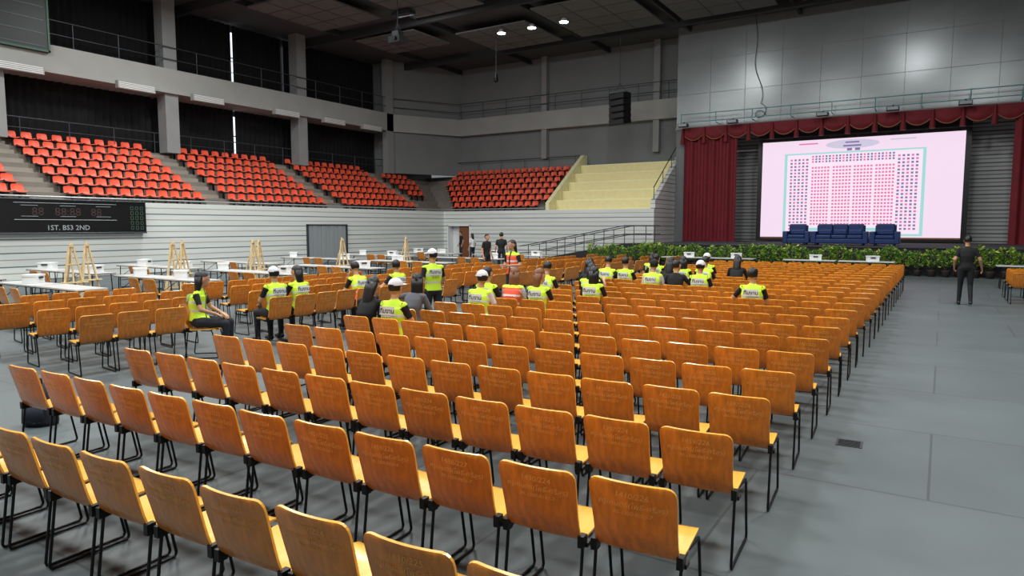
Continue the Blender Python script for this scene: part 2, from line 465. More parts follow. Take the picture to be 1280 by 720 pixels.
mb.path([(-34.2,-9,6.75),(-34.2,36.9,6.75)], .03, 'pipe'); mb.path([(-34.2,-9,6.3),(-34.2,36.9,6.3)], .02, 'pipe')
for k in range(23): mb.cone((-34.2, -8+2*k, 5.75), (-34.2, -8+2*k, 6.75), .02, .02, 'pipe')
mb.path([(-31.5,41.7,6.75),(-20.7,41.7,6.75)], .03, 'pipe')
for k in range(6): mb.cone((-31.3+2*k, 41.7, 5.75), (-31.3+2*k, 41.7, 6.75), .02, .02, 'pipe')
mb.obj('stand_railing')
mb = MB()
mb.path([(-28.6,-9,3.12),(-28.6,36.5,3.12),(-20.8,36.6,3.12)], .035, 'whitepipe')
for k in range(23): mb.cone((-28.6, -8+2*k, 3.0), (-28.6, -8+2*k, 3.12), .02, .02, 'whitepipe')
mb.obj('retaining_wall_handrail')
for y in (9.9, 13.7, 18.6, 22.4, 27.5, 31.2, 34.6):
    mb = MB(); mb.box((-33.3, y-.9, 8.5), (-33.05, y+.9, 8.85), 'slab')
    for k in range(4): mb.box((-33.06, y-.85, 8.54+k*.075), (-33.03, y+.85, 8.57+k*.075), 'white')
    mb.obj('air_vent')
def drape(mb, x, y0, y1, z0, z1, key='curtblack', axis='y', amp=.07, per=.35):
    n = max(8, int((y1-y0)/.07)); vs = []
    for k in range(n+1):
        t = y0+(y1-y0)*k/n; d = amp*math.sin(2*math.pi*t/per)+amp*.4*math.sin(2*math.pi*t/per*.37+1)
        for z in (z0, z1):
            vs.append((x+d, t, z) if axis == 'y' else (t, x+d, z))
    mb.add(vs, [(2*k, 2*k+2, 2*k+3, 2*k+1) for k in range(n)], key, True)
cols_y = [-9, 5.0, 12.9, 20.6, 29.0, 36.9]
gaps = [(-3.5, -3.5), (8.2, 8.2), (None, 15.2), (25.4, 25.4), (None, 29.85)]
w = 0
for lvl, (z0, z1) in enumerate(((5.8, 8.7), (9.95, 13.5))):
    for (a, b), gp in zip(zip(cols_y[:-1], cols_y[1:]), gaps):
        mb = MB(); mid = gp[lvl]
        if mid is None:
            drape(mb, -35.2, a+.05, b-.05, z0, z1)
        else:
            drape(mb, -35.2, a+.05, mid-.09, z0, z1); drape(mb, -35.2, mid+.09, b-.05, z0, z1)
        mb.obj('black_drape')
        if mid is not None:
            w += 1
            mb = MB(); mb.box((-35.58, mid-.5, z0+.3), (-35.5, mid+.5, z1-.3), 'day')
            for zz in (z0+.2, (z0+z1)/2, z1-.3): mb.box((-35.5, mid-.55, zz), (-35.46, mid+.55, zz+.06), 'pipe')
            mb.obj('window_%d' % w)
# scoreboards
def scoreboard(name, y0, y1, z0, z1, x):
    mb = MB(); mb.box((x, y0, z0), (x+.25, y1, z1), 'board')
    xf = x+.255; h = z1-z0; w = y1-y0
    for s in (0, 1):
        for c in range(3):
            for rr in range(5):
                yy = (y0+.12+c*.2) if s == 0 else (y1-.12-c*.2-.12)
                zz = z0+.12+rr*(h-.25)/5
                for (da, db, dc, dd) in ((0,.12,.13,.15),(0,.12,.0,.02),(0,.02,0,.15),(.1,.12,0,.15)):
                    mb.box((xf, yy+da, zz+dc), (xf+.005, yy+db, zz+dd), 'ledg')
    vs, fs = text_geo('1ST. BS3 2ND', .26, .002)
    mb.add([(xf, y0+w/2+v.x, z0+.12+v.y) for v in vs], fs, 'label')
    vs, fs = text_geo('88   88:88   88', .42)
    mb.add([(xf, y0+w/2+v.x, z0+.66+v.y) for v in vs], fs, 'led')
    for k in range(2): mb.path([(xf, y0+1.2, z0+.5+k*.62), (xf, y1-1.2, z0+.5+k*.62)], .012, 'label')
    for yy in (y0+1.7, y0+w/2, y1-1.7):
        for k in range(2): mb.box((xf, yy-.28, z0+.62+k*.4), (xf+.004, yy+.28, z0+.635+k*.4), 'label')
    mb.path([(x+.26,y0,z1),(x+.26,y1,z1)], .03, 'pipe'); mb.path([(x+.26,y0,z0),(x+.26,y1,z0)], .03, 'pipe')
    return mb.obj(name)
scoreboard('scoreboard', 10.0, 16.0, 1.75, 3.0, -28.5)
mb = MB(); mb.box((-33.3, 10.5, 9.5), (-33.1, 14.9, 12.8), 'green')
for a in (0, 1): mb.box((-33.1, 10.5+a*4.32, 9.5), (-33.07, 10.58+a*4.32, 12.8), 'greentrim')
mb.box((-33.1, 10.5, 9.5), (-33.07, 14.9, 9.58), 'greentrim')
for k in range(6): mb.box((-33.1, 10.7, 9.7+k*.55), (-33.08, 14.7, 9.73+k*.55), 'pipe')
mb.obj('wall_scoreboard')

# ------------------------------------------------------------ ceiling structure
mb = MB()
for y in (6, 14, 22, 30, 38): mb.box((-35.5, y-.12, 13.1), (13.8, y+.12, 13.6), 'beam')
for x in (-31, -25, -19, -13, -7, -1, 5): mb.box((x-.08, -9, 13.3), (x+.08, 42, 13.6), 'beam')
mb.obj('ceiling_beams')
for (xa, ya, xb, yb) in ((-30.5, 30.6, -26, 34), (-24.5, 32.6, -19.8, 37), (-24.5, 23, -20, 29), (-30.5, 23, -26, 28), (-18.5, 31, -13.5, 37), (-12.4, 31, -7.6, 37), (-6.4, 31, -1.6, 37)):
    mb = MB(); mb.box((xa, ya, 13.1), (xb, yb, 13.18), 'ceil2')
    for k in range(1, 4): mb.box((xa, ya+(yb-ya)*k/4-.02, 13.09), (xb, ya+(yb-ya)*k/4+.02, 13.1), 'beam')
    for k in range(1, 3): mb.box((xa+(xb-xa)*k/3-.02, ya, 13.09), (xa+(xb-xa)*k/3+.02, yb, 13.1), 'beam')
    mb.obj('ceiling_panel')
for x in (-21.7, -19.7, -17.7):
    mb = MB(); mb.cone((x, 33.2, 13.1), (x, 33.2, 12.9), .1, .26, 'white', 20); mb.cone((x, 33.2, 12.9), (x, 33.2, 12.88), .22, .22, 'lamp', 20)
    mb.obj('downlight')
def area(name, loc, size, power, rot=(0, 0, 0), color=(1, 1, 1), parent=None):
    l = bpy.data.lights.new(name, 'AREA'); l.shape = 'RECTANGLE'; l.size = size[0]; l.size_y = size[1]; l.energy = power; l.color = color
    o = bpy.data.objects.new(name, l); col.objects.link(o); o.location = loc; o.rotation_euler = rot
    if parent: o.parent = parent
    return o
for x in (-26, -17, -8, 2):
    for y in (-2, 8, 18):
        mb = MB(); mb.box((-.9, -.9, .02), (.9, .9, .18), 'pipe'); mb.box((-.86, -.86, 0), (.86, .86, .02), 'lampsoft')
        mb.cone((0, 0, .18), (0, 0, .59), .02, .02, 'pipe')
        ho = mb.obj('high_bay_light', (x, y, 13.0))
        area('lamp', (0, 0, -.03), (1.7, 1.7), 830, parent=ho, color=(.97, 1, .985))
for x in (-24, -12, -2):
    mb = MB(); mb.box((-.6, -.25, .02), (.6, .25, .2), 'pipe'); mb.cone((0, 0, .2), (0, 0, .75), .02, .02, 'pipe')
    ho = mb.obj('floodlight', (x, 27.5, 12.8)); area('lamp', (0, 0, -.03), (1.1, .45), 330, rot=(math.radians(20), 0, 0), parent=ho, color=(.97, 1, .99))

# hung equipment
def hung(name, x, y, z, kind):
    mb = MB(); mb.cone((x, y, z+.3), (x, y, 13.6), .02, .02, 'pipe')
    if kind == 'spk':
        for k in range(5):
            T = Matrix.Translation((x, y, z-.36*k)) @ Matrix.Rotation(math.radians(-20), 4, 'Z') @ Matrix.Rotation(math.radians(3*k), 4, 'X')
            mb.box((-.6, -.3, -.34), (.6, .3, 0), 'black', T); mb.box((-.55, -.31, -.3), (.55, -.3, -.04), 'beam', T)
        mb.box((x-.5, y-.3, z), (x+.5, y+.3, z+.08), 'pipe')
        mb.path([(x-.4, y, z+.05), (x, y, z+.6), (x+.4, y, z+.05)], .02, 'pipe')
    elif kind == 'proj':
        mb.box((x-.35, y-.3, z-.15), (x+.35, y+.3, z+.15), 'beam'); mb.cone((x+.1, y-.3, z), (x+.1, y-.42, z), .1, .1, 'black')
        mb.box((x-.2, y-.2, z+.15), (x+.2, y+.2, z+.4), 'pipe'); mb.path([(x-.3,y,z+.15),(x,y,z+.8),(x+.3,y,z+.15)], .02, 'pipe')
    else:
        mb.cone((x, y, z), (x, y, z+.3), .12, .1, 'black'); mb.ell((x, y, z-.05), (.14, .14, .14), 'black')
    return mb.obj(name)
hung('hanging_speaker_array', -16.5, 38, 9.8, 'spk')
hung('hanging_projector', -22.8, 25.7, 11.0, 'proj')
hung('hanging_projector', -23.6, 16.3, 11.2, 'proj')
hung('hanging_camera', -22.6, 34, 10.6, 'cam')

# ------------------------------------------------------------ stage
shell('wall_stage_upper', (-13.7, 40, 7.8), (13.8, 40.3, 13.6), 'metalpanel')
mb = MB()
for k in range(1, 14): mb.box((-13.7+1.95*k-.008, 39.985, 7.85), (-13.7+1.95*k+.008, 40, 13.5), 'conc')
for z in (9.7, 11.6): mb.box((-13.7, 39.985, z-.008), (13.8, 40, z+.008), 'conc')
mb.obj('trim_1')
shell('trim_2', (-13.75, 39.9, 7.68), (13.8, 40.0, 7.82), 'conc')
mb = MB(); mb.box((-13.7, 40, 0), (-13.2, 40.3, 7.8), 'wallgrey'); mb.box((5.4, 40, 0), (13.8, 40.3, 7.8), 'wallgrey')
mb.obj('wall_proscenium')
shell('wall_stage_back', (-13.7, 42.6, 0), (13.8, 42.8, 9), 'strip2')
shell('wall_stage_side', (-13.7, 40.3, 0), (-13.5, 42.6, 9), 'walldark')
mb = MB(); mb.box((-12.8, 32.6, 0), (5.3, 42.5, 1.1), 'stagefront'); mb.box((-12.85, 32.55, 1.1), (5.35, 42.5, 1.14), 'stagetop')
for k in range(15): mb.box((-12.8+1.2*k, 32.56, .05), (-12.76+1.2*k, 32.6, 1.08), 'pipe')
mb.obj('stage_platform')
def mcurt(x0, x1):
    mb = MB(); drape(mb, 39.85, x0, x1, 1.14, 7.3, 'curtmar', 'x', .09, .42); return mb.obj('stage_curtain')
mcurt(-13.1, -10.1); mcurt(2.6, 5.3)
mb = MB(); x = -13.2; sw = 1.25
nsw = 16
for k in range(nsw):
    xa = x+k*sw; n = 10; rows = 5; vs = []; low = []
    for i in range(n+1):
        u = i/n; dip = .9*(1-.42*(2*u-1)**2)-.18
        for j in range(rows+1):
            v = j/rows
            vs.append((xa+u*sw, 39.7-.12*math.sin(math.pi*u)*math.sin(math.pi*v*.9)-.02*math.cos(v*22+3*abs(u-.5)), 7.72-v*dip))
        low.append((xa+u*sw, 39.68, 7.72-dip))
    mb.add(vs, [(i*(rows+1)+j, i*(rows+1)+j+1, (i+1)*(rows+1)+j+1, (i+1)*(rows+1)+j) for i in range(n) for j in range(rows)], 'curtmar', True)
    mb.path(low, .025, 'gold', 5)
    mb.cone((xa, 39.65, 7.7), (xa, 39.65, 6.8), .06, .14, 'curtmar', 8)
mb.obj('stage_valance')
mb = MB()
for z in (8.0, 8.45): mb.path([(-13.2, 39.3, z), (13.5, 39.3, z)], .025, 'teal')
for k in range(14): mb.path([(-13.2+2*k, 40, 7.9), (-13.2+2*k, 39.3, 7.9), (-13.2+2*k, 39.3, 8.5)], .022, 'teal')
mb.obj('catwalk_railing')
for x in (-13.0, -10.2, -5.6, -2.4, .6, 3.5):
    mb = MB(); mb.box((x-.28, 38.9, 7.72), (x+.28, 39.25, 7.9), 'black'); mb.cone((x, 39.1, 7.9), (x, 39.27, 8.0), .03, .03, 'black')
    mb.box((x-.24, 38.88, 7.74), (x+.24, 38.9, 7.88), 'label'); mb.obj('stage_spotlight')
mb = MB(); pts = []
for k in range(30):
    t = k/29; pts.append((-9.3+.25*math.sin(t*9)*t+.3*t, 39.9, 13.6-4.8*t))
for k in range(16):
    a = k/15*2*math.pi*1.2; pts.append((pts[29][0]+.28*math.sin(a), 39.9, pts[29][2]-.15*k/5-.28+.28*math.cos(a)))
mb.path(pts, .015, 'black'); mb.obj('hanging_cable')
# LED screen
sx0, sx1, sz0, sz1 = -9.05, .74, 1.33, 6.8
scr = bpy.data.objects.new('projection_screen', None); col.objects.link(scr)
mb = MB(); Ys = 41.5
mb.box((sx0-.25, Ys, sz0-.15), (sx1+.25, Ys+.2, sz1+.75), 'board')
for x in (sx0+.5, -4.1, sx1-.5): mb.box((x-.06, Ys+.05, 1.14), (x+.06, Ys+.15, sz0), 'black')
mb.obj('frame', parent=scr)
mb = MB(); W = sx1-sx0; Hh = sz1-sz0
def R(u0, v0, u1, v1, key, lay):
    y = Ys-.004*lay
    mb.add([(sx0+u0*W, y, sz0+v0*Hh), (sx0+u1*W, y, sz0+v0*Hh), (sx0+u1*W, y, sz0+v1*Hh), (sx0+u0*W, y, sz0+v1*Hh)], [(0,1,2,3)], key)
R(0, 0, 1, 1, 'scr', 1)
R(.125, .03, .83, .87, 'scr_c', 2); R(.14, .05, .815, .855, 'scr_w', 3)
R(.0, .0, 1, .015, 'gold', 2)
mb.ell((sx0+.475*W, Ys-.006, sz0+.94*Hh), (.135*W, .002, .045*Hh), 'scr_g', 20, 8)
R(.43, .915, .52, .932, 'scr_b', 3); R(.44, .95, .51, .965, 'scr_b', 3); R(.45, .875, .475, .9, 'scr_b', 3); R(.49, .875, .515, .9, 'scr_b', 3)
R(.2, .955, .3, .968, 'scr_p', 2); R(.66, .955, .78, .968, 'scr_g', 2)
for r in range(22):
    for c in range(5):
        v = .09+r*.0335
        for u0 in (.157+c*.021, .70+c*.021):
            R(u0, v, u0+.012, v+.019, 'scr_b' if (c+r) % 3 else 'scr_p', 4)
for c in range(24):
    for r in range(3): R(.272+c*.0175, .77+r*.026, .282+c*.0175, .788+r*.026, 'scr_b' if c % 3 else 'scr_p', 4)
R(.27, .08, .69, .11, 'scr_c', 4)
for ca, n in ((.272, 6), (.382, 6), (.488, 6), (.594, 6)):
    for c in range(n):
        for r in range(18): R(ca+c*.0163, .14+r*.0335, ca+.0105+c*.0163, .158+r*.0335, 'scr_p', 4)
mb.obj('display', parent=scr)

# sofas
def sofa(name, x, y, n, w):
    mb = MB(); W = n*w
    mb.box((-W/2-.2, -.4, .08), (W/2+.2, .42, .3), 'navy')
    for s in (-1, 1): mb.box((min(s*W/2, s*(W/2+.22)), -.44, .08), (max(s*W/2, s*(W/2+.22)), .42, .64), 'navy')
    for k in range(n):
        a = -W/2+k*w
        mb.box((a+.01, -.44, .3), (a+w-.01, .2, .47), 'navy'); mb.box((a+.01, .12, .46), (a+w-.01, .34, .98), 'navy')
        mb.box((a+.05, .06, .5), (a+w-.05, .16, .72), 'navy')
    mb.box((-W/2-.05, .3, .2), (W/2+.05, .46, .92), 'navy')
    for a in (-1, 1):
        for b in (-.35, .35): mb.box((a*W/2-.05, b-.04, 0), (a*W/2+.05, b+.04, .09), 'black')
    return mb.obj(name, (x, y, 1.14), bevel=.045, segs=3)
sofa('armchair_sofa', -5.9, 34.9, 1, .75); sofa('three_seat_sofa', -4.05, 34.9, 3, .65); sofa('armchair_sofa', -2.2, 34.9, 1, .75)

# ramp with rails
mb = MB(); P = [(-20.5, 0), (-14.4, 1.1), (-12.87, 1.1), (-12.87, 0)]
vs = [(a, 34.0, b) for a, b in P]+[(a, 35.4, b) for a, b in P]
mb.add(vs, [(0,3,2,1),(4,5,6,7),(0,1,5,4),(1,2,6,5)], 'stagefront'); mb.obj('stage_ramp')
mb = MB()
for y in (34.05, 35.35):
    for h in (.95, .5): mb.path([(-21, y, h*.9), (-20.4, y, h), (-14.4, y, 1.1+h), (-12.9, y, 1.1+h)], .025, 'pipe')
    for k in range(7):
        x = -20.4+k*1.2; z = min(1.1, max(0, (x+20.5)/6.1*1.1)); mb.cone((x, y, z), (x, y, z+.95), .022, .022, 'pipe')
mb.obj('ramp_railing')

# shrubs
def shrub(seed):
    r = random.Random(seed); mb = MB()
    mb.loft([((0,0,0),.13,.13),((0,0,.25),.17,.17),((0,0,.28),.18,.18),((0,0,.28),.15,.15),((0,0,.24),.15,.15)], 'pot', 14)
    for k in range(7):
        a = r.uniform(0, 6.28); mb.cone((0, 0, .24), (.2*math.cos(a), .2*math.sin(a), r.uniform(.6, .95)), .012, .005, 'pot', 5)
    for k in range(230):
        a = r.uniform(0, 6.28); ph = math.acos(r.uniform(-1, 1)); q = r.uniform(.55, 1)
        p = Vector((math.cos(a)*math.sin(ph)*.3*q, math.sin(a)*math.sin(ph)*.3*q, .76+math.cos(ph)*.42*q))
        d = Vector((math.cos(a), math.sin(a), r.uniform(-.2, 1.2))).normalized(); s = d.cross(Vector((r.uniform(-1, 1), r.uniform(-1, 1), 1))).normalized()
        l = r.uniform(.08, .17); w = l*.28; up = d.cross(s)*.01
        mb.add([p, p+d*l*.5+s*w-up, p+d*l, p+d*l*.5-s*w-up, p+d*l*.5+up], [(0,1,4),(1,2,4),(2,3,4),(3,0,4)], 'leaf2' if r.random() < .35 else 'leaf', True)
    return mb.mesh('potted_shrub_mesh')
shr = [shrub(k) for k in range(4)]
x = -15.2
while x < 6.5:
    inst('potted_shrub', random.choice(shr), (x, 31.9+random.uniform(-.1, .1), 0), random.uniform(0, 6), random.uniform(.86, 1.08)); x += .48

# tables, easels, boxes
def table_mesh():
    mb = MB(); mb.box((-.9, -.3, .72), (.9, .3, .75), 'tabletop'); mb.box((-.905, -.305, .705), (.905, .305, .722), 'black')
    for s in (-1, 1):
        mb.path([(s*.75, -.25, .71), (s*.78, -.27, .02), (s*.78, .27, .02), (s*.75, .25, .71)], .014, 'black', 6)
        mb.path([(s*.77, -.26, .35), (s*.35, 0, .7)], .008, 'black', 5); mb.path([(s*.77, -.26, .25), (s*.77, .26, .25)], .009, 'black', 5)
    return mb.mesh('folding_table_mesh')
tm = table_mesh()
def box_mesh():
    mb = MB(); mb.box((-.2, -.14, 0), (.2, .14, .16), 'white'); mb.box((-.215, -.155, .16), (.215, .155, .2), 'white')
    mb.box((-.08, -.17, .11), (.08, -.14, .15), 'pipe'); return mb.mesh('storage_box_mesh')
bm_ = box_mesh()
def easel_mesh():
    mb = MB()
    def bar(p, q, w=.018): mb.cone(p, q, w, w, 'woodlight', 4, smooth=False)
    bar((-.32, .1, 0), (-.05, 0, 1.5), .026); bar((.32, .1, 0), (.05, 0, 1.5), .026); bar((0, -.55, 0), (0, 0, 1.45), .026)
    bar((0, .07, .35), (0, -.02, 1.62), .024); bar((-.27, .08, .32), (.27, .08, .32), .022); bar((-.13, .03, 1.08), (.13, .03, 1.08), .022)
    mb.box((-.3, .05, .62), (.3, .14, .65), 'woodlight'); mb.box((-.04, -.02, 1.5), (.04, .05, 1.56), 'woodlight')
    return mb.mesh('wooden_easel_mesh')
em = easel_mesh()
for (y) in (8.3, 10.9, 13.5, 17.2, 20.6):
    inst('wooden_easel', em, (-18, y, 0), -math.pi/2+random.uniform(-.2, .2))
    if y < 15: inst('wooden_easel', em, (-18.5, y+.6, 0), -math.pi/2+random.uniform(.1, .5))
for g, y in enumerate((7.0, 9.6, 12.2, 15.2, 18.8, 22.2, 25.5)):
    for X in (-15.3, -17.15, -20.0, -22.0):
        xx = X+random.uniform(-.02, .02)
        inst('folding_table', tm, (xx, y, 0), random.uniform(-.02, .02))
        if random.random() < .6: inst('storage_box', bm_, (xx+random.uniform(-.5, .5), y, .75), random.uniform(0, 3))
    for X in (-15.6, -15.0, -19.8, -20.4): put_chair(X, y-.85, random.uniform(-.1, .1))
for X, Y in ((-4.2, 27.6), (-2.3, 27.6), (2.4, 27.0), (4.3, 27.0), (-9, 27.6), (-7.1, 27.6)):
    inst('folding_table', tm, (X, Y, 0), 0)
    inst('storage_box', bm_, (X+.2, Y, .75), .2)
# floor drain
mb = MB(); mb.box((-.11, -.11, 0), (.11, .11, .006), 'pipe')
for k in range(6): mb.box((-.09, -.09+k*.032, .006), (.09, -.078+k*.032, .009), 'black')
mb.obj('floor_drain', (-.64, 6.85, 0), .05)

# ------------------------------------------------------------ people
def remesh(mb, voxel, sm=4):
    me = mb.mesh('tmp_body'); o = bpy.data.objects.new('tmp_body', me); col.objects.link(o)
    r = o.modifiers.new('r', 'REMESH'); r.mode = 'VOXEL'; r.voxel_size = voxel
    s = o.modifiers.new('s', 'SMOOTH'); s.factor = .5; s.iterations = sm
    bpy.context.view_layer.update(); dg = bpy.context.evaluated_depsgraph_get()
    out = bpy.data.meshes.new_from_object(o.evaluated_get(dg))
    vs = [v.co.copy() for v in out.vertices]; fs = [tuple(p.vertices) for p in out.polygons]
    bpy.data.objects.remove(o); bpy.data.meshes.remove(me); bpy.data.meshes.remove(out)
    return vs, fs
def segd(p, a, b, ra, rb):
    ab = b-a; t = max(0, min(1, (p-a).dot(ab)/ab.length_squared)); return (p-(a+ab*t)).length-(ra*(1-t)+rb*t), t
def hand(mb, W, E, side, curl=.45, inward=None):
    d = (W-E).normalized()
    inw = Vector(inward) if inward else Vector((-side, 0, 0))
    s = d.cross(inw); s = s.normalized() if s.length > .1 else Vector((0, 1, 0))
    if s.y < -.01 or (abs(s.y) <= .01 and s.z < 0): s = -s
    n = s.cross(d).normalized()
    if n.dot(inw) < 0: n = -n
    tmp = MB()
    for k in range(4):
        off = (k-1.5)*.019; base = W+d*.01+s*off*.5; kn = W+d*.088+s*off
        tmp.capsule(base, .015, kn, .0115)
        L_ = (.038, .043, .046, .040)[k]; a = 0; p = kn
        for j, f in enumerate((1, .62, .5)):
            a += curl*(.5 if j == 0 else .8); dd = (d*math.cos(a)+n*math.sin(a)).normalized(); q = p+dd*L_*f
            tmp.capsule(p, .0095-.0008*j, q, .009-.0008*j, n=8); p = q
    b = W+d*.025+s*.018; t1 = b+(d*.6+s*.7+n*.2).normalized()*.04; t2 = t1+(d*.85+s*.35+n*.3).normalized()*.028; t3 = t2+(d*.95+n*.35).normalized()*.022
    tmp.capsule(b, .014, t1, .011, n=8); tmp.capsule(t1, .0105, t2, .0095, n=8); tmp.capsule(t2, .0095, t3, .008, n=8)
    tmp.capsule(W-d*.03, .025, W+d*.03, .02)
    vs, fs = remesh(tmp, .006, 2); mb.add(vs, fs, 'skin', True)

def person(name, J, top='blk', pants='jeans', vest=None, hair='hair', longhair=False, cap=None, hyaw=0, hpitch=0, female=False, longsleeve=False, sign=True):
    V = {k: Vector(v) for k, v in J.items()}
    g = .92 if female else 1.0
    b = MB(); P, C, N, H = V['P'], V['C'], V['N'], V['H']
    sp = [(P-Vector((0,0,.075)), .12, .09), (P, .165, .12), (P.lerp(C, .45), .138*g, .1), (C, .165*g, .115), (C.lerp(N, .5), .17*g, .1), (C.lerp(N, .78), .125*g, .08), (N, .058, .055)]
    b.loft([(tuple(c), rx, ry) for c, rx, ry in sp], 'skin', 18)
    segs = []
    def seg(a, ra, c, rc, lab):
        b.capsule(a, ra, c, rc); segs.append((a, c, ra, rc, lab))
    segs += [(P, C, .15, .15, 'torso'), (C, N-Vector((0,0,.04)), .15, .11, 'torso')]
    for s in ('L', 'R'):
        sh, el, wr, hp, kn, an = (V[s+k] for k in ('sh', 'el', 'wr', 'hp', 'kn', 'an'))
        sh = sh+Vector((-.012 if sh.x > 0 else .012, 0, -.022))
        seg(N-Vector((0, 0, .055)), .045, sh, .052*g, 'torso')
        seg(sh, .052*g, el, .041*g, 'sleeve'); seg(el, .04*g, wr, .027*g, 'fore')
        seg(hp, .09, kn, .062, 'leg'); seg(kn, .062, an, .045, 'leg')
        toe = V.get(s+'toe', an+Vector((0, .15, -.045)))
        seg(an+Vector((0, -.03, -.035)), .042, toe, .034, 'shoe')
    seg(N-Vector((0, 0, .02)), .055, H+Vector((0, -.015, -.04)), .05, 'neck')
    HT = Matrix.Translation(H) @ Matrix.Rotation(hyaw, 4, 'Z') @ Matrix.Rotation(hpitch, 4, 'X')
    b.ell((0, -.005, .02), (.077, .096, .1), 'skin', 16, 10, HT); b.ell((0, .025, -.045), (.057, .064, .072), 'skin', 14, 8, HT)
    b.cone(HT @ Vector((0, .085, .015)), HT @ Vector((0, .105, -.018)), .009, .015, 'skin', 8)
    for s in (-1, 1): b.ell((s*.078, -.002, -.005), (.012, .02, .032), 'skin', 8, 6, HT)
    segs.append((H-Vector((0, 0, .04)), H+Vector((0, 0, .04)), .09, .09, 'head'))
    vs, fs = remesh(b, .0125, 4)
    lab = []; vin = set()
    for f in fs:
        c = sum((vs[i] for i in f), Vector())/len(f); best = None
        for (a, q, ra, rq, l) in segs:
            dd, t = segd(c, a, q, ra, rq)
            if best is None or dd < best[0]: best = (dd, l, t)
        l = best[1]; key = 'skin'
        if l == 'torso':
            key = top
            axis = (N-P); tt = (c-P).dot(axis)/axis.length_squared
            if tt < .02: key = pants
            elif vest:
                key = 'lime'
                if vest == 'mix' and (tt < .45): key = 'orange'
                if vest == 'orange' and (tt < .85): key = 'orange'
                if .30 < tt < .37 or .56 < tt < .62: key = 'silver'
                if c.y > P.lerp(N, min(1, max(0, tt))).y+.05 and abs(c.x) < .02: key = top
                vin.update(f)
            if c.z > N.z+.01: key = 'skin'
        elif l == 'sleeve': key = top if (best[2] < .72 or longsleeve) else 'skin'
        elif l == 'fore': key = top if longsleeve and best[2] < .93 else 'skin'
        elif l == 'leg': key = pants
        elif l == 'shoe': key = 'shoe'
        lab.append(key)
    mid = P.lerp(N, .5)
    for i in vin:
        if vs[i].z > N.z-.1: continue
        d = vs[i]-Vector((mid.x, mid.y, vs[i].z))
        if d.length > .001: vs[i] = vs[i]+d.normalized()*.011
    mb = MB(); mb.v = list(vs)
    for f, k in zip(fs, lab): mb.f.append(list(f)); mb.m.append(mb.mi(k)); mb.sm.append(True)
    for s, sg in (('L', -1), ('R', 1)): hand(mb, V[s+'wr'], V[s+'el'], sg, inward=J.get(s+'in'))
    for s in (-1, 1):
        mb.ell((s*.03, .0825, .012), (.012, .008, .0055), 'eye', 8, 6, HT); mb.ell((s*.03, .089, .012), (.0055, .003, .0055), 'hair', 8, 6, HT)
        mb.ell((s*.031, .088, .031), (.017, .005, .003), 'hair', 8, 4, HT)
    mb.ell((0, .087, -.058), (.02, .006, .006), 'lip', 8, 6, HT)
    mb.ell((0, -.014, .028), (.087, .104, .108), hair, 18, 12, HT, keep=lambda p: (p.z > .02 and p.y < .08) or (p.y < .005 and p.z > -.065) or p.z > .06)
    if longhair:
        mb.loft([((0,-.045,.05),.086,.07),((0,-.06,-.06),.09,.06),((0,-.075,-.15),.09,.045),((0,-.085,-.24),.075,.035),((0,-.085,-.31),.045,.02)], hair, 14, HT)
    if cap:
        mb.ell((0, -.005, .045), (.092, .11, .098), cap, 18, 12, HT, keep=lambda p: p.z > -.005)
        mb.ell((0, .125, .045), (.07, .07, .01), cap, 14, 6, HT)
    if vest and sign:
        tv, tf = text_geo('ทีมงาน', .085, .0015); tv2, tf2 = text_geo('37-013', .05, .001)
        base = C.lerp(N, .05); tilt = (N-C); yb = base.y-.115*1-.024
        def bk(v, z0):
            z = base.z+z0+v.y; t = (z-C.z)/max(.01, N.z-C.z)
            return (v.x, yb+tilt.y*t*.6+.012*max(0, t)+.35*v.x*v.x, z)
        mb.add([(-.12, bk(Vector((-.12,-.0,0)),.02)[1]+.002, base.z+.01), (.12, bk(Vector((.12,0,0)),.02)[1]+.002, base.z+.01), (.12, bk(Vector((.12,.09,0)),.02)[1]+.002, base.z+.12), (-.12, bk(Vector((-.12,.09,0)),.02)[1]+.002, base.z+.12),
                (0, bk(Vector((0,0,0)),.02)[1]+.002, base.z+.01), (0, bk(Vector((0,.09,0)),.02)[1]+.002, base.z+.12)], [(0,4,5,3),(4,1,2,5)], 'silver')
        mb.add([bk(v, .035) for v in tv], tf, 'blk'); mb.add([bk(v, -.05) for v in tv2], tf2, 'blk')
    return mb.mesh(name)

